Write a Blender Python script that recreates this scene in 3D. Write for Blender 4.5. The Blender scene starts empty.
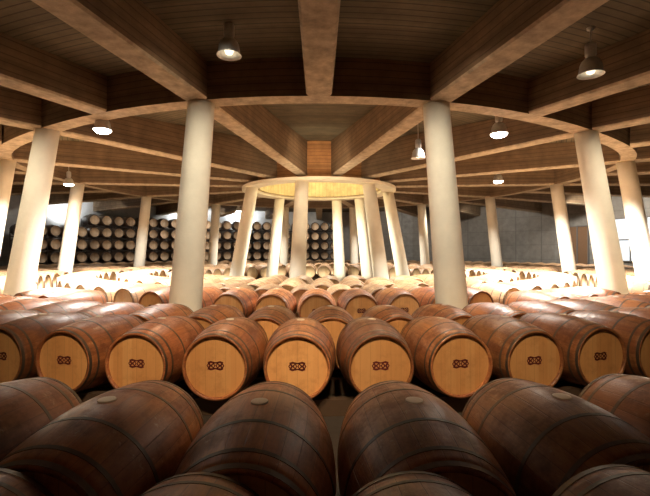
import bpy, math, random
from mathutils import Vector, Matrix
random.seed(7)
S=bpy.context.scene
COL=S.collection
rad=math.radians
S.view_settings.view_transform='Standard'

# ------------------------------------------------------------------ materials
def newmat(name):
    m=bpy.data.materials.new(name); m.use_nodes=True
    nt=m.node_tree; nt.nodes.clear()
    out=nt.nodes.new('ShaderNodeOutputMaterial')
    b=nt.nodes.new('ShaderNodeBsdfPrincipled')
    nt.links.new(b.outputs[0],out.inputs[0])
    return m,nt,b
def N(nt,t,**k):
    n=nt.nodes.new(t)
    for a,v in k.items(): setattr(n,a,v)
    return n
def setin(nt,inp,v):
    if isinstance(v,bpy.types.NodeSocket): nt.links.new(v,inp)
    else: inp.default_value=v
def M(nt,op,a,b=0.0,c=0.0):
    n=N(nt,'ShaderNodeMath',operation=op)
    setin(nt,n.inputs[0],a); setin(nt,n.inputs[1],b); setin(nt,n.inputs[2],c)
    return n.outputs[0]
def MIX(nt,f,a,b,mode='MIX'):
    n=N(nt,'ShaderNodeMix',data_type='RGBA',blend_type=mode)
    setin(nt,n.inputs[0],f)
    for i,v in ((6,a),(7,b)):
        if isinstance(v,bpy.types.NodeSocket): nt.links.new(v,n.inputs[i])
        else: n.inputs[i].default_value=(*v,1) if len(v)==3 else v
    return n.outputs[2]
def noise(nt,vec,scale,detail=4,rough=.6):
    n=N(nt,'ShaderNodeTexNoise'); nt.links.new(vec,n.inputs['Vector'])
    n.inputs['Scale'].default_value=scale; n.inputs['Detail'].default_value=detail; n.inputs['Roughness'].default_value=rough
    return n.outputs[0]
def ramp(nt,v,lo,hi):
    n=N(nt,'ShaderNodeMapRange'); nt.links.new(v,n.inputs[0])
    n.inputs[1].default_value=lo; n.inputs[2].default_value=hi
    return n.outputs[0]
def bump(nt,b,h,strength=.3,dist=.01):
    n=N(nt,'ShaderNodeBump'); n.inputs['Strength'].default_value=strength; n.inputs['Distance'].default_value=dist
    nt.links.new(h,n.inputs['Height']); nt.links.new(n.outputs[0],b.inputs['Normal'])
def coords(nt):
    tc=N(nt,'ShaderNodeTexCoord'); sp=N(nt,'ShaderNodeSeparateXYZ'); nt.links.new(tc.outputs['Object'],sp.inputs[0])
    return tc.outputs['Object'],sp.outputs[0],sp.outputs[1],sp.outputs[2]
def line(nt,v,w):
    f=M(nt,'FRACT',v); d=M(nt,'ABSOLUTE',M(nt,'SUBTRACT',f,.5)); return ramp(nt,d,.5-w,.5)
def scaledvec(nt,vec,s):
    n=N(nt,'ShaderNodeMapping'); nt.links.new(vec,n.inputs[0]); n.inputs['Scale'].default_value=s; return n.outputs[0]

def stave_mat(name,c1,c2,c3,dark):
    m,nt,b=newmat(name); vec,x,y,z=coords(nt)
    ang=M(nt,'MULTIPLY',M(nt,'ARCTAN2',x,z),28/(2*math.pi))
    oi=N(nt,'ShaderNodeObjectInfo')
    cell=M(nt,'ADD',M(nt,'FLOOR',ang),M(nt,'MULTIPLY',oi.outputs['Random'],93.0))
    wn=N(nt,'ShaderNodeTexWhiteNoise',noise_dimensions='1D'); nt.links.new(cell,wn.inputs['W'])
    wo=N(nt,'ShaderNodeTexWhiteNoise',noise_dimensions='1D'); nt.links.new(M(nt,'MULTIPLY',oi.outputs['Random'],517.0),wo.inputs['W'])
    base=MIX(nt,wo.outputs[0],c1,c3)
    col=MIX(nt,wn.outputs[0],base,c2)
    va=N(nt,'ShaderNodeVectorMath',operation='ADD'); nt.links.new(vec,va.inputs[0]); nt.links.new(oi.outputs['Location'],va.inputs[1])
    g=ramp(nt,noise(nt,scaledvec(nt,va.outputs[0],(34,3,34)),1.0,6,.7),.36,.66)
    col=MIX(nt,M(nt,'MULTIPLY',g,.5),col,dark)
    st=ramp(nt,noise(nt,va.outputs[0],3.2,7,.78),.46,.60)
    col=MIX(nt,M(nt,'MULTIPLY',st,.6),col,dark)
    ch=ramp(nt,noise(nt,va.outputs[0],9,9,.85),.58,.66)
    col=MIX(nt,M(nt,'MULTIPLY',ch,.5),col,(.72,.50,.32))
    vb=M(nt,'MULTIPLY_ADD',oi.outputs['Random'],.7,.65)
    hs=N(nt,'ShaderNodeHueSaturation'); nt.links.new(col,hs.inputs['Color']); nt.links.new(vb,hs.inputs['Value'])
    ln=line(nt,ang,.03)
    col=MIX(nt,M(nt,'MULTIPLY',ln,.55),hs.outputs[0],(.04,.014,.006))
    nt.links.new(col,b.inputs['Base Color'])
    nt.links.new(M(nt,'MULTIPLY_ADD',st,.22,.33),b.inputs['Roughness'])
    h=M(nt,'SUBTRACT',M(nt,'MULTIPLY',g,.35),M(nt,'MULTIPLY',ln,.6)); bump(nt,b,h,.5,.004)
    return m
M_STAVE=stave_mat('barrel_oak',(.52,.225,.085),(.36,.125,.048),(.45,.155,.055),(.12,.036,.016))
M_STAVEL=stave_mat('barrel_oak_lit',(.58,.38,.22),(.46,.27,.14),(.52,.32,.17),(.20,.10,.05))  # same oak, with the strong mid-hall light painted into the stave colour
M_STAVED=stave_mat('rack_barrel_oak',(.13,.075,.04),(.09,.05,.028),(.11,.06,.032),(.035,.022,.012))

def head_mat(name,c1,c2,dark):
    m,nt,b=newmat(name); vec,x,y,z=coords(nt)
    v=M(nt,'MULTIPLY',x,11.0)
    oi=N(nt,'ShaderNodeObjectInfo')
    wn=N(nt,'ShaderNodeTexWhiteNoise',noise_dimensions='1D')
    nt.links.new(M(nt,'ADD',M(nt,'FLOOR',M(nt,'ADD',v,.5)),M(nt,'MULTIPLY',oi.outputs['Random'],57.0)),wn.inputs['W'])
    col=MIX(nt,wn.outputs[0],c1,c2)
    va=N(nt,'ShaderNodeVectorMath',operation='ADD'); nt.links.new(vec,va.inputs[0]); nt.links.new(oi.outputs['Location'],va.inputs[1])
    g=noise(nt,scaledvec(nt,va.outputs[0],(40,3,3)),1.0,5)
    col=MIX(nt,M(nt,'MULTIPLY',g,.45),col,dark)
    st=ramp(nt,noise(nt,va.outputs[0],5,6,.75),.50,.66)
    col=MIX(nt,M(nt,'MULTIPLY',st,.45),col,dark)
    hs=N(nt,'ShaderNodeHueSaturation'); nt.links.new(col,hs.inputs['Color']); nt.links.new(M(nt,'MULTIPLY_ADD',oi.outputs['Random'],.4,.75),hs.inputs['Value'])
    ln=line(nt,v,.03); col=MIX(nt,M(nt,'MULTIPLY',ln,.35),hs.outputs[0],(.10,.04,.015))
    nt.links.new(col,b.inputs['Base Color']); b.inputs['Roughness'].default_value=.5
    bump(nt,b,M(nt,'SUBTRACT',M(nt,'MULTIPLY',g,.2),ln),.25,.003)
    return m
M_HEAD=head_mat('barrel_head_oak',(.80,.43,.17),(.71,.34,.12),(.43,.19,.065))
M_HEADL=head_mat('barrel_head_oak_lit',(.90,.68,.42),(.82,.58,.33),(.55,.34,.17))  # head oak lightened in colour to look overexposed
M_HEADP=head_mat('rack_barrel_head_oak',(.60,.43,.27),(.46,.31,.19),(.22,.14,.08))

def metal(name,c,r=.45,mt=.8):
    m,nt,b=newmat(name); vec,x,y,z=coords(nt)
    g=noise(nt,vec,14,5)
    nt.links.new(MIX(nt,g,c,tuple(k*.45 for k in c)),b.inputs['Base Color'])
    b.inputs['Metallic'].default_value=mt; b.inputs['Roughness'].default_value=r; return m
M_HOOP=metal('hoop_steel',(.20,.14,.10),.45,.5)
M_LAMPM=metal('lamp_aluminium',(.95,.92,.86),.4,.35)
def plain(name,c,r=.6,em=None,es=0):
    m,nt,b=newmat(name); vec,x,y,z=coords(nt)
    g=noise(nt,vec,9,5)
    nt.links.new(MIX(nt,g,c,tuple(k*.75 for k in c)),b.inputs['Base Color'])
    b.inputs['Roughness'].default_value=r
    if em: b.inputs['Emission Color'].default_value=(*em,1); b.inputs['Emission Strength'].default_value=es
    return m
M_BUNG=plain('bung_silicone',(.84,.70,.58),.5)
M_EMB=plain('emblem_ink',(.13,.014,.012),.6)
M_BULBOFF=plain('bulb_frosted',(.9,.85,.75),.3,(1,.85,.6),2)
M_BULB=plain('bulb_lit',(1,1,.9),.3,(1,.96,.86),30)
M_RAIL=plain('rail_timber',(.08,.045,.025),.8)
M_RACK=plain('rack_steel',(.05,.035,.03),.6)
M_FRAME=plain('window_frame',(.16,.15,.14),.5)
M_DAY=plain('window_daylight',(.6,.65,.7),.3,(.86,.93,1),.55)
M_PANEL=plain('door_timber',(.20,.105,.05),.6)

def concrete(name,c,board=None,scale=3,lo=.58):
    m,nt,b=newmat(name); vec,x,y,z=coords(nt)
    g=noise(nt,vec,scale,6,.65); g2=noise(nt,vec,scale*9,4)
    col=MIX(nt,ramp(nt,g,.3,.7),tuple(k*lo for k in c),c)
    h=g2
    if board=='z':
        zz=M(nt,'MULTIPLY',z,9.0)
        ln=line(nt,zz,.09)
        wn=N(nt,'ShaderNodeTexWhiteNoise',noise_dimensions='1D'); nt.links.new(M(nt,'FLOOR',M(nt,'ADD',zz,.5)),wn.inputs['W'])
        col=MIX(nt,M(nt,'MULTIPLY',wn.outputs[0],.45),col,tuple(k*.35 for k in c))
        col=MIX(nt,M(nt,'MULTIPLY',ln,.8),col,tuple(k*.15 for k in c)); h=M(nt,'SUBTRACT',g2,ln)
    if board=='r':
        r=M(nt,'SQRT',M(nt,'ADD',M(nt,'MULTIPLY',x,x),M(nt,'MULTIPLY',y,y)))
        rr=M(nt,'MULTIPLY',r,8.0); ln=line(nt,rr,.12)
        wn=N(nt,'ShaderNodeTexWhiteNoise',noise_dimensions='1D'); nt.links.new(M(nt,'FLOOR',M(nt,'ADD',rr,.5)),wn.inputs['W'])
        col=MIX(nt,M(nt,'MULTIPLY',wn.outputs[0],.55),col,tuple(k*.3 for k in c))
        col=MIX(nt,M(nt,'MULTIPLY',ln,.9),col,tuple(k*.08 for k in c)); h=M(nt,'SUBTRACT',g2,ln)
    if board=='a':
        a=M(nt,'MULTIPLY',M(nt,'ARCTAN2',x,y),14.0); ln=line(nt,a,.10)
        col=MIX(nt,M(nt,'MULTIPLY',ln,.5),col,tuple(k*.4 for k in c)); h=M(nt,'SUBTRACT',g2,ln)
    if board=='block':
        ln=line(nt,M(nt,'MULTIPLY',z,1.1),.02)
        a=M(nt,'MULTIPLY',M(nt,'ARCTAN2',x,y),11.0); l2=line(nt,a,.025)
        ln=M(nt,'MAXIMUM',ln,l2)
        wn=N(nt,'ShaderNodeTexWhiteNoise',noise_dimensions='1D'); nt.links.new(M(nt,'FLOOR',M(nt,'ADD',a,.5)),wn.inputs['W'])
        col=MIX(nt,M(nt,'MULTIPLY',wn.outputs[0],.7),col,(c[0]*.5,c[1]*.42,c[2]*.34))
        col=MIX(nt,M(nt,'MULTIPLY',ln,.7),col,tuple(k*.25 for k in c)); h=M(nt,'SUBTRACT',g2,ln)
    nt.links.new(col,b.inputs['Base Color']); b.inputs['Roughness'].default_value=.8
    bump(nt,b,h,.45,.008)
    return m
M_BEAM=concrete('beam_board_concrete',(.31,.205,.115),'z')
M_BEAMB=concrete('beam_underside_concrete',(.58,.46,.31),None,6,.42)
M_CEIL=concrete('ceiling_boards',(.19,.155,.09),'r')
M_COLM=concrete('column_concrete',(.94,.87,.72),None,2,.86)
M_RING=concrete('ring_concrete',(.95,.86,.66),None,2,.85)
M_LINE=concrete('lining_timber',(.95,.76,.40),'a')
M_DRUM=concrete('drum_timber',(.66,.32,.12),'z')
M_FLOOR=concrete('floor_concrete',(.06,.045,.035),None,1.2)
M_WALLG=concrete('wall_panel',(.31,.30,.28),'block')
M_WALLD=concrete('wall_render',(.44,.43,.41),None,1)

# ------------------------------------------------------------------ mesh helpers
def mk(name,verts,faces,mats,fm=None,smooth=True):
    me=bpy.data.meshes.new(name); me.from_pydata([tuple(v) for v in verts],[],faces)
    for m in (mats if isinstance(mats,(list,tuple)) else [mats]): me.materials.append(m)
    if fm: me.polygons.foreach_set('material_index',fm)
    me.polygons.foreach_set('use_smooth',[smooth]*len(me.polygons))
    me.update()
    return me
def ob(name,me,loc=(0,0,0),rz=0,parent=None):
    o=bpy.data.objects.new(name,me); o.location=loc; o.rotation_euler=(0,0,rz)
    if parent: o.parent=parent
    COL.objects.link(o); return o
def tag(o,label,cat,group=None):
    o['label']=label; o['category']=cat
    if group: o['group']=group
def struct(o,label,cat='wall'):
    o['kind']='structure'; o['label']=label; o['category']=cat
def lathe_geo(prof,seg,axis='Z',cap=False):
    V=[];F=[]
    for r,h in prof:
        for i in range(seg):
            a=2*math.pi*i/seg
            if axis=='Z': V.append((r*math.cos(a),r*math.sin(a),h))
            else: V.append((r*math.sin(a),h,r*math.cos(a)))
    n=len(prof)
    for j in range(n-1):
        for i in range(seg):
            a=j*seg+i;b=j*seg+(i+1)%seg
            F.append((a,b,b+seg,a+seg))
    if cap:
        F.append(tuple(range(seg))[::-1]); F.append(tuple((n-1)*seg+i for i in range(seg)))
    return V,F
RR=8.7
def Rf(t):
    t=(t+math.pi)%(2*math.pi)-math.pi
    return RR+.6*math.exp(-((abs(t)-rad(64))/rad(18))**2)
def arcbox(r0,r1,z0,z1,a0,a1,seg,z0b=None,z1b=None,fn=None):
    if z0b is None:z0b=z0
    if z1b is None:z1b=z1
    V=[];F=[];full=abs(a1-a0)>=2*math.pi-1e-6
    n=seg if full else seg+1
    for i in range(n):
        t=a0+(a1-a0)*i/seg; s,c=math.sin(t),-math.cos(t)
        e=fn(t) if fn else 0
        q0,q1=r0+e,r1+e
        V+=[(q0*s,q0*c,z0b),(q1*s,q1*c,z0),(q1*s,q1*c,z1),(q0*s,q0*c,z1b)]
    for i in range(seg):
        a=4*i;b=4*((i+1)%n)
        for k in range(4):
            F.append((a+k,a+(k+1)%4,b+(k+1)%4,b+k))
    if not full:
        F.append((3,2,1,0)); e=4*(n-1); F.append((e,e+1,e+2,e+3))
    return V,F
def P(R,t,z=0): return Vector((R*math.sin(t),-R*math.cos(t),z))

# ------------------------------------------------------------------ barrel
L=.95; RB=.3455; RH=.289; HC=.47
def rp(y): return RB-(RB-RH)*(abs(y)/(L/2))**1.9
def body_geo(seg,n):
    prof=[(RH-.022,-L/2+.03),(RH-.020,-L/2)]
    for i in range(n+1):
        y=-L/2+L*i/n; prof.append((rp(y),y))
    prof+=[(RH-.020,L/2),(RH-.022,L/2-.03)]
    return lathe_geo(prof,seg,'Y')
V,F=body_geo(48,16); ME_BODY=mk('barrel_body',V,F,M_STAVE)
def disc(seg,r,y,flip):
    V=[(r*math.sin(2*math.pi*i/seg),y,r*math.cos(2*math.pi*i/seg)) for i in range(seg)]
    f=tuple(range(seg)); return V,[f if flip else f[::-1]]
V,F=disc(40,RH-.016,-L/2+.03,False); ME_HEAD=mk('barrel_head',V,F,M_HEAD,smooth=False)
V,F=disc(40,RH-.016,L/2-.03,True); ME_HEAD2=mk('barrel_head_back',V,F,M_HEAD,smooth=False)
HO=[(-.459,.026),(-.378,.020),(-.185,.020),(.185,.020),(.378,.020),(.459,.026)]
ME_HOOPS=[]
for y,w in HO:
    pr=[(rp(y-w/2)-.002,y-w/2),(rp(y-w/2)+.0016,y-w/2),(rp(y+w/2)+.0016,y+w/2),(rp(y+w/2)-.002,y+w/2)]
    V,F=lathe_geo(pr,48,'Y'); ME_HOOPS.append(mk('barrel_hoop',V,F,M_HOOP,smooth=False))
V,F=lathe_geo([(.040,RB-.006),(.039,RB+.004),(.030,RB+.006),(.0005,RB+.006)],24,'Z'); ME_BUNG=mk('barrel_bung',V,F,M_BUNG,smooth=False)
def emblem():
    V=[];F=[]
    def ringo(cx,cz,a,b,w,n=14,rot=0):
        s=len(V)
        for q in (1,1-w/b):
            for k in range(n):
                t=2*math.pi*k/n; u=a*q*math.cos(t); v=b*q*math.sin(t)
                V.append((cx+u*math.cos(rot)-v*math.sin(rot),0,cz+u*math.sin(rot)+v*math.cos(rot)))
        for k in range(n): F.append((s+k,s+(k+1)%n,s+n+(k+1)%n,s+n+k))
    # interlaced lozenge-shaped loops forming one compact lobed mark
    for cx in (-.040,0,.040): ringo(cx,0,.040,.036,.010,6)
    for r_ in (-1,1): ringo(0,.0,.078,.030,.009,8,rad(24*r_))
    return V,F
V,F=emblem(); V=[(x,-L/2+.0285,z+.01) for x,y,z in V]; ME_EMB=mk('barrel_emblem',V,F,M_EMB,smooth=False)

def simple_geo(seg):
    ys=[-L/2,-.446,-.387,-.369,-.194,-.176,0,.176,.194,.369,.387,.446,L/2]
    prof=[(rp(y),y) for y in ys]
    V,F=lathe_geo(prof,seg,'Y'); fm=[]
    for j in range(len(ys)-1): fm+=[1 if j in (0,2,4,7,9,11) else 0]*seg
    for sgn in (-1,1):
        s=len(V)
        for r,y in ((RH-.02,sgn*L/2),(RH-.02,sgn*(L/2-.03))):
            for i in range(seg):
                a=2*math.pi*i/seg; V.append((r*math.sin(a),y,r*math.cos(a)))
        base=0 if sgn<0 else (len(ys)-1)*seg
        for i in range(seg):
            k=(i+1)%seg
            f1=(base+i,base+k,s+k,s+i); f2=(s+i,s+k,s+seg+k,s+seg+i)
            if sgn<0: f1=f1[::-1]; f2=f2[::-1]
            F+=[f1,f2]; fm+=[0,0]
        f=tuple(s+seg+i for i in range(seg)); F.append(f[::-1] if sgn<0 else f); fm.append(2)
    return V,F,fm
V,F,FM=simple_geo(24); ME_MID=mk('barrel_mid',V,F,[M_STAVE,M_HOOP,M_HEAD],FM)
ME_LIT=mk('barrel_lit',V,F,[M_STAVEL,M_HOOP,M_HEADL],FM)  # middle and far barrels, brightness put into the wood colours
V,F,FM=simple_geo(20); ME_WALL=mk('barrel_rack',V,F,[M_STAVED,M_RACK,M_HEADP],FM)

CY=-15.4; CZ=1.5; FPX=420.0
def proj(p):
    z=p.y-CY
    return (319+FPX*(p.x/z), 250-FPX*(p.z-CZ)/z, z) if z>.05 else None
outer=[]
for k in range(14):
    d=360/14*(k+.5); d=d if d<180 else d-360
    outer.append((rad(d), Rf(rad(d))))
bases=[P(R+.56,t) for t,R in outer]
inner=[rad(a) for a in (-12,-64,39,90,-140,163,139)]
bases+=[P(3.18,t) for t in inner]

# ------------------------------------------------------------------ shell
RW=17.8; ZB=3.9; ZC=4.5; ZH=4.9; RD=2.36
V,F=arcbox(.001,RW,-.12,0,-math.pi,math.pi,96); f=ob('floor',mk('floor',V,F,M_FLOOR,smooth=False)); struct(f,"dark concrete cellar floor",'floor')
V,F=arcbox(RR,RW,ZC,ZC+.15,-math.pi,math.pi,112)
for g in (arcbox(RD,RR,ZC,ZC+.15,-math.pi,math.pi,112,ZH,ZH+.15),arcbox(.01,RD+.2,5.4,5.5,-math.pi,math.pi,40),arcbox(RD,RD+.1,ZH+.15,5.4,-math.pi,math.pi,40)):
    b=len(V); V+=g[0]; F+=[tuple(b+i for i in q) for q in g[1]]
c=ob('ceiling',mk('ceiling',V,F,M_CEIL,smooth=False)); struct(c,"dark board-marked ceiling rising gently to the centre",'ceiling')
for nm,a_0,a_1,mt in (('wall_front',-40,40,M_WALLD),('wall_right',40,172,M_WALLG),('wall_back',172,230,M_WALLD),('wall_left',230,320,M_WALLD)):
    V,F=arcbox(RW,RW+.25,-.12,ZC+.15,rad(a_0),rad(a_1),48); w=ob(nm,mk(nm,V,F,mt,smooth=False)); struct(w,"curved cellar wall")
def window(name,d0,d1,z0,z1,k,mat,label,cat,bars=2):
    a,b=rad(d0),rad(d1)
    V,F=arcbox(RW-.05,RW-.03,z0,z1,a,b,8); fm=[0]*len(F)
    def add(g):
        nonlocal V,F,fm
        s=len(V); V=V+g[0]; F=F+[tuple(s+q for q in f) for f in g[1]]; fm=fm+[1]*len(g[1])
    for i in range(bars): zz=z0+(z1-z0)*i/(bars-1); add(arcbox(RW-.1,RW-.001,zz-.03,zz+.03,a,b,8))
    for i in range(k+1):
        t=a+(b-a)*i/k; add(arcbox(RW-.1,RW-.001,z0,z1,t-.0015,t+.0015,1))
    o=ob(name,mk(name,V,F,[mat,M_FRAME],fm,False)); struct(o,label,cat)
window('window_1',104,117,.9,3.2,5,M_DAY,"tall window with bright daylight behind",'window',3)
window('door_1',119,123,.02,2.9,2,M_PANEL,"brown panelled timber door in the curved wall",'door')

V,F=arcbox(-.17,.17,ZB,ZC-.001,-math.pi,math.pi,112,fn=Rf)
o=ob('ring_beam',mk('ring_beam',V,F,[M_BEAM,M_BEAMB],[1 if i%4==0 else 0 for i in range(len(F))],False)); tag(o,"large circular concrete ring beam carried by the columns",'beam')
def beam(t,r0,r1,w0,w1,zb0,zb1,zt0,zt1,ch=.03):
    V=[];F=[]
    for r,w,zb,zt in ((r0,w0,zb0,zt0),(r1,w1,zb1,zt1)):
        h=w/2
        V+=[(-h+ch,-r,zb),(h-ch,-r,zb),(h,-r,zb+ch),(h,-r,zt),(-h,-r,zt),(-h,-r,zb+ch)]
    for k in range(6): F.append((k,(k+1)%6,6+(k+1)%6,6+k))
    F.append((0,1,2,3,4,5)[::-1]); F.append((6,7,8,9,10,11))
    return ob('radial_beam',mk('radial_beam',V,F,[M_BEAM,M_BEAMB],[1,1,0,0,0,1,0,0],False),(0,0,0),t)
for k in range(28):
    t=rad(360/28*k)
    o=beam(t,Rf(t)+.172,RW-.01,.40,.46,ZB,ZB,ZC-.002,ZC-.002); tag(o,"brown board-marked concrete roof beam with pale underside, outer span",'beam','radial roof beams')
for k in range(14):
    t=rad(360/14*(k+.5))
    o=beam(t,RD+.01,Rf(t)-.178,.32,.38,ZRB if False else 3.80,ZB,ZH-.005,ZC-.002); tag(o,"brown board-marked concrete roof beam running to the hub",'beam','radial roof beams')
ZR=3.62; ZRT=3.72
V,F=arcbox(RD-.1,RD-.002,ZRT+.005,5.39,-math.pi,math.pi,28); o=ob('hub_drum',mk('hub_drum',V,F,M_DRUM,smooth=False)); tag(o,"orange timber drum at the centre of the roof",'drum')
V,F=arcbox(RD-.2,RD-.102,ZRT+.005,5.39,-math.pi,math.pi,28); o=ob('drum_lining',mk('drum_lining',V,F,M_LINE,smooth=False)); tag(o,"yellow ribbed timber lining inside the roof drum",'lining')
V,F=arcbox(RD-.1,2.78,ZR,ZRT,-math.pi,math.pi,64); o=ob('hub_ring',mk('hub_ring',V,F,M_RING,smooth=False)); tag(o,"pale concrete ring joining the central columns",'ring')

def column(p0,p1,r0,r1,label,group):
    V=[];F=[];n=28;k=9
    for j in range(k):
        u=j/(k-1); c=p0.lerp(p1,u)-p0; r=r0+(r1-r0)*u
        for i in range(n):
            a=2*math.pi*i/n; V.append((c.x+r*math.cos(a),c.y+r*math.sin(a),c.z))
    for j in range(k-1):
        for i in range(n):
            a=j*n+i;b=j*n+(i+1)%n; F.append((a,b,b+n,a+n))
    F.append(tuple(range(n))[::-1]); F.append(tuple((k-1)*n+i for i in range(n)))
    o=ob('column',mk('column',V,F,M_COLM),p0); tag(o,label,'column',group)
for t,R in outer:
    column(P(R+.58,t,0),P(R,t,ZB-.001),.25,.215,"tall leaning pale concrete column under the ring beam","outer columns")
for t in inner:
    column(P(3.18,t,0),P(2.53,t,ZR-.001),.25,.205,"leaning pale concrete column under the central ring","central columns")

# ------------------------------------------------------------------ layout of barrels
C0,C1=-21,21
rows=[ # R, pitch, offset, lo, hi (degrees)
 (14.47,.722,-1.62,-180,180),(13.50,.70,-1.14,-180,180),(11.27,.698,-.92,-180,180),(10.30,.712,.75,-180,180),
 (7.95,.71,-.3,C0,C1),(6.97,.71,-2.4,C0,C1),(5.99,.71,0.5,C0,C1),(5.01,.72,1.0,C0,C1),(4.03,.72,4.0,C0,C1),
 (12.33,.71,.8,33,327),
 (9.15,.74,.4,23,337),(7.65,.74,.1,23,337),(6.20,.75,.9,24,336),(4.75,.76,1.6,25,335)]
items=[]
for ri,(R,pitch,off,lo,hi) in enumerate(rows):
    n=int(2*math.pi*R/pitch); st=2*math.pi/n
    for k in range(n):
        t=rad(off)+k*st
        if t>math.pi: t-=2*math.pi
        d=math.degrees(t)
        if hi>180: d%=360
        if not(lo<=d<=hi): continue
        p=P(R,t,HC); q=proj(p)
        if not q: continue
        m=30+140/q[2]*2.2
        if q[2]<.35 or q[0]<-m or q[0]>650+m: continue
        if any((Vector((p.x,p.y,0))-b).length<.72 for b in bases): continue
        items.append((q[2],p,t+random.uniform(-.006,.006),'floor',ri,R))
RS=16.25; PITW=.73; stw=PITW/RS; TIER=.715
a0=rad(-112); nst=int(rad(76)/stw)
nlow=5
for i in range(nst):
    t=a0-stw*i
    for lev in range(4 if i<nlow else 5):
        p=P(RS,t,.38+lev*TIER); q=proj(p)
        if not q or q[0]<-10: continue
        items.append((q[2]+4,p,t+math.pi,'wall',lev,RS))
LBL={'emb':"oak wine barrel with dark red emblem stamped on its golden head",
     'near':"brown oak wine barrel with steel hoops lying on low timber rails",
     'bung':"reddish oak wine barrel lying with its round bung facing up",
     'mid':"oak wine barrel lying on its side in a curved row",
     'wall':"dark oak wine barrel stored in the tall rack against the wall"}
cam=bpy.data.cameras.new('camera'); cam.sensor_width=36; cam.lens=FPX/650*36; cam.clip_start=.05
camo=bpy.data.objects.new('camera',cam); camo.location=(0,CY,CZ); camo.rotation_euler=(rad(90.27),0,rad(-.8)); COL.objects.link(camo); S.camera=camo
prox=[]
for idx,(d,p,t,kind,ri,R) in enumerate(items):
    o=ob('proxy',ME_WALL,p,t); o['idx']=idx; prox.append(o)
bpy.context.view_layer.update()
dg=bpy.context.evaluated_depsgraph_get()
hits={}
rot=camo.rotation_euler.to_matrix(); org=Vector((0,CY,CZ))
for iy in range(100,248):
    for ix in range(325):
        dv=rot@Vector(((ix*2+1-325)/FPX,-(iy*2+1-248)/FPX,-1)); dv.normalize()
        r=S.ray_cast(dg,org+dv*.05,dv)
        if r[0] and r[4].name.startswith('proxy'):
            k=r[4]['idx']; hits[k]=hits.get(k,0)+1
for o in prox: bpy.data.objects.remove(o)
order=sorted(hits,key=lambda k:-hits[k]); keep=set(order[:300])
rest=[]
for idx,(d,p,t,kind,ri,R) in enumerate(items):
    if idx not in keep: rest.append(idx); continue
    if kind=='floor' and d<8.4:
        e=bpy.data.objects.new('wine_barrel',None); e.empty_display_size=.2
        e.location=p; e.rotation_euler=(0,0,t); COL.objects.link(e)
        tag(e,LBL['bung'] if ri<2 else LBL['emb'] if ri in(2,4) else LBL['near'],'barrel','wine barrels lying in curved rows')
        ob('barrel_body',ME_BODY,parent=e)
        ob('barrel_head',ME_HEAD,parent=e); ob('barrel_head',ME_HEAD2,parent=e)
        for h in ME_HOOPS: ob('hoop',h,parent=e)
        ob('bung',ME_BUNG,parent=e)
        if ri in (2,4): ob('emblem',ME_EMB,parent=e)
    else:
        me=ME_WALL if kind=='wall' else (ME_LIT if (R<9.3 or d>10) else ME_MID)
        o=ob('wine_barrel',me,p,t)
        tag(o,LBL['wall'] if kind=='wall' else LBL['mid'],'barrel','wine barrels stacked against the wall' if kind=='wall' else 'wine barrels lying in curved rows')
V0,F0,FM0=simple_geo(16); VV=[];FF=[];FMM=[]
MS=[plain('distant_oak',(.42,.25,.13),.5),M_HOOP,plain('distant_head_oak',(.78,.55,.31),.5),plain('distant_dark_oak',(.11,.065,.038),.5),plain('distant_dark_head',(.48,.34,.21),.5)]
for idx in rest:
    d,p,t,kind,ri,R=items[idx]
    b=len(VV); mt=Matrix.Translation(p)@Matrix.Rotation(t,4,'Z')
    VV+=[mt@Vector(v) for v in V0]; FF+=[tuple(b+i for i in f) for f in F0]
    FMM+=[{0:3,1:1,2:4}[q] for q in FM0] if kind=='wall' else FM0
if rest:
    o=ob('wine_barrels',mk('wine_barrels',VV,FF,MS,FMM)); o['kind']='stuff'
    tag(o,"distant oak wine barrels in rows and stacked on the wall",'barrels')

for ri,(R,pitch,off,lo,hi) in enumerate(rows):
    for s in (-.3,.3):
        if ri==10: s=-.3 if s<0 else -.16
        a=R+s
        V,F=arcbox(a-.04,a+.04,0,HC-rp(s)-.001,rad(lo),rad(hi),160)
        o=ob('barrel_rail',mk('barrel_rail',V,F,M_RAIL,smooth=False)); tag(o,"dark timber rail on the floor carrying a row of barrels",'rail','timber barrel rails')
def racks(start,sgn,segs):
    for i,j,tiers in segs:
        top=tiers*TIER-.25
        ta=start+sgn*stw*(i-.5); tb=start+sgn*stw*(j-.5)
        V=[];F=[]
        def addg(g):
            b=len(V); V.extend(g[0]); F.extend([tuple(b+q for q in f) for f in g[1]])
        for lev in range(tiers):
            zz=.38+lev*TIER-rp(.3)-.002
            for s in (-.3,.3): addg(arcbox(RS+s-.03,RS+s+.03,max(0,zz-.04),zz,ta,tb,16))
        for k in range(0,j-i+1,2):
            tt=ta+sgn*stw*k
            for s in (-.3,.3): addg(arcbox(RS+s-.025,RS+s+.025,0,top,tt-.0009,tt+.0009,1))
        o=ob('barrel_rack',mk('barrel_rack',V,F,M_RACK,smooth=False)); tag(o,"dark steel rack holding tiers of barrels",'rack','steel barrel racks')
racks(a0,-1,[(0,5,4),(5,13,5),(13,21,5),(21,nst,5)])

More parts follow.
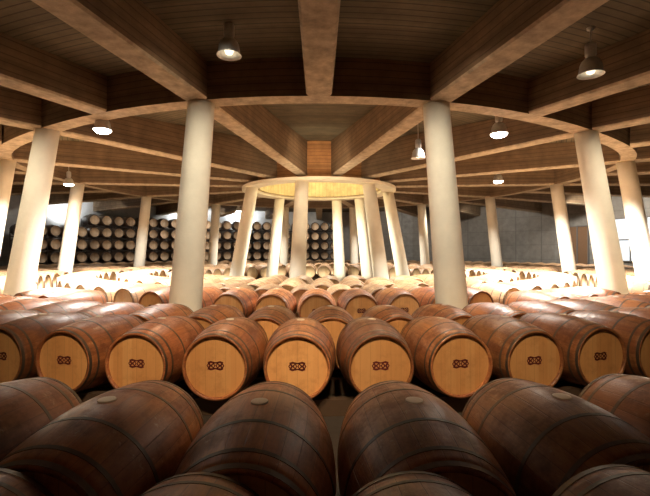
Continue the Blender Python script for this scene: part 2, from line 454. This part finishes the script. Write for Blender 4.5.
# ------------------------------------------------------------------ pendant lamps and added spots
def lathe_me(name,prof,seg,mat):
    V,F=lathe_geo(prof,seg,'Z'); return mk(name,V,F,mat)
K=1.12
def sc(pr): return [(r*K,z*K) for r,z in pr]
ME_HOUS=lathe_me('lamp_housing',sc([(.001,.22),(.035,.22),(.055,.205),(.062,.18),(.062,.07),(.054,.045),(.038,.035),(.038,0)]),24,M_LAMPM)
ME_SHADE=lathe_me('lamp_shade',sc([(.034,.035),(.07,.022),(.10,-.01),(.118,-.055),(.126,-.11),(.132,-.145),(.148,-.17),(.144,-.17),(.126,-.145),(.12,-.11),(.112,-.055),(.09,-.01),(.05,.01)]),32,M_LAMPM)
ME_B0=lathe_me('bulb',sc([(.001,.0),(.03,-.02),(.05,-.07),(.055,-.11),(.04,-.15),(.001,-.168)]),20,M_BULBOFF)
ME_B1=lathe_me('bulb_lens',sc([(.001,-.13),(.10,-.15),(.128,-.168),(.125,-.19),(.09,-.215),(.001,-.23)]),24,M_BULB)
def spot(loc,tgt,power,ang,col,size=.1,blend=.6):
    l=bpy.data.lights.new('spot','SPOT'); l.energy=power; l.spot_size=rad(ang); l.spot_blend=blend; l.color=col; l.shadow_soft_size=size
    o=bpy.data.objects.new('spot_light',l); o.location=loc
    d=Vector(tgt)-Vector(loc); o.rotation_euler=d.to_track_quat('-Z','Y').to_euler(); COL.objects.link(o); return o
def lamp(x,Z,hb,lit,power=0,col=(1,.9,.72)):
    y=CY+Z; z=CZ+hb+.17*K; R=math.hypot(x,y)
    ct=ZC if R>RR else ZC+(ZH-ZC)*(RR-R)/(RR-RD)
    e=bpy.data.objects.new('pendant_lamp',None); e.location=(x,y,z); COL.objects.link(e)
    tag(e,("lit" if lit else "dim")+" metal bell-shaped pendant lamp hanging from the roof",'lamp','pendant lamps')
    ob('housing',ME_HOUS,parent=e); ob('lamp_shade',ME_SHADE,parent=e); ob('bulb',ME_B1 if lit else ME_B0,parent=e)
    V,F=lathe_geo([(.010,.21*K),(.010,ct-z)],8,'Z'); ob('stem',mk('lamp_stem',V,F,M_LAMPM),parent=e)
    V,F=lathe_geo([(.01,ct-z-.05),(.045,ct-z-.03),(.05,ct-z-.002)],16,'Z'); ob('canopy',mk('lamp_canopy',V,F,M_LAMPM),parent=e)
    if power: spot((x,y,z-.32),(x,y,0),power,165,col,.06)
lamp(-1.2,5.6,2.59,False); lamp(3.66,5.6,2.36,False); lamp(2.25,9.5,2.08,False)
lamp(-4.05,7.9,2.24,True,60); lamp(3.45,8.0,2.22,True,60)
lamp(-8.4,14.2,2.2,True,150); lamp(5.75,13.4,2.2,True,200)
lamp(-4.6,24,2.2,True,200); lamp(6.5,22,2.2,True,200)

W=(1,.96,.88)
for a,R,pw in ((-77.1,7.4,3000),(-51.4,8.0,6800),(-25.7,7.0,2400),(25.7,7.0,2400),(51.4,8.0,7200),(77.1,7.4,3000),(-102.9,6.8,1100),(102.9,6.8,1100),(-154.3,6.5,1700),(154.3,6.5,1700)):
    p=P(R,rad(a),4.35); spot(p,(p.x,p.y,0),pw,112,W,.15)  # added spots hidden between the beams to brighten the middle rows
spot((0,0,5.2),(0,0,0),5000,100,(1,.95,.8),.3)
pl=bpy.data.lights.new('drum_light','POINT'); pl.energy=170; pl.color=(1,.85,.5); pl.shadow_soft_size=.1
po=bpy.data.objects.new('drum_light',pl); po.location=(0,0,4.9); COL.objects.link(po)
for k,pw in ((-9,60),(-10,240),(-12,420),(-14,420),(12,380),(10,420),(8,1500)):
    t=rad(12.857*(k+.5)); p=P(13.2,t,4.3); spot(p,P(15.5,t,1.5),pw,140,(1,.93,.82),.15)  # added spots brightening the racks and far wall
for k,pw in ((-9.5,260),(-11.5,700),(-12.5,500)):
    t=rad(12.857*k); p=P(16.9,t,3.6); spot(p,P(17.75,t,4.1),pw,150,(.88,.94,1),.1)  # added spots for the cool glow on the upper wall
for k in (-5.5,-4.5,4.5,5.5):
    t=rad(12.857*k); p=P(12.3,t,4.3); spot(p,(p.x,p.y,0),550,115,W,.15)  # more added spots between beams, for the glow at the sides
# added foreground spots: narrow beams on the row of heads, either side of the middle beam
for x,tx,pw in ((-.9,-4.0,110),(-.75,-2.4,310),(-.5,-.8,680),(.5,.8,680),(.75,2.4,310),(.9,4.0,110)):
    spot((x,-15.0,4.35),(tx,-11.4,.55),pw,46,(1,.74,.45),.15,1)
for s in (-1,1):  # added unseen spots brighten the front columns
    spot((s*.9,-11.2,4.35),(s*2.1,-8.9,1.6),420,80,(1,.88,.68),.1,1)
    p=P(11.4,s*rad(33),4.3); spot(p,P(9.0,s*rad(38.6),1.9),380,70,(1,.86,.64),.1,1)
spot((0,-17.0,4.3),(0,-8.5,4.4),34,110,(1,.80,.56),.25,1)  # added warm fill for the ceiling near the camera
# added back light putting highlights on the near barrels
for x in (-1.3,1.3): spot((x,-8.2,4.3),(x*.7,-12.9,.8),850,46,(1,.78,.52),.25,1)
# added unseen uplights on the hub ring and beam sides
spot((0,-5.4,2.0),(0,-2.6,3.8),200,100,(1,.88,.66),.1,1)
spot((0,-5.6,3.2),(0,-2.4,4.3),170,75,(1,.70,.42),.1,1)
spot(P(10.6,rad(-45),2.6),P(9.4,rad(-48),4.4),50,120,(1,.6,.28),.1,1)

w=bpy.data.worlds.new('world'); S.world=w; w.use_nodes=True
bg=w.node_tree.nodes['Background']; bg.inputs[0].default_value=(1,.7,.45,1); bg.inputs[1].default_value=.008
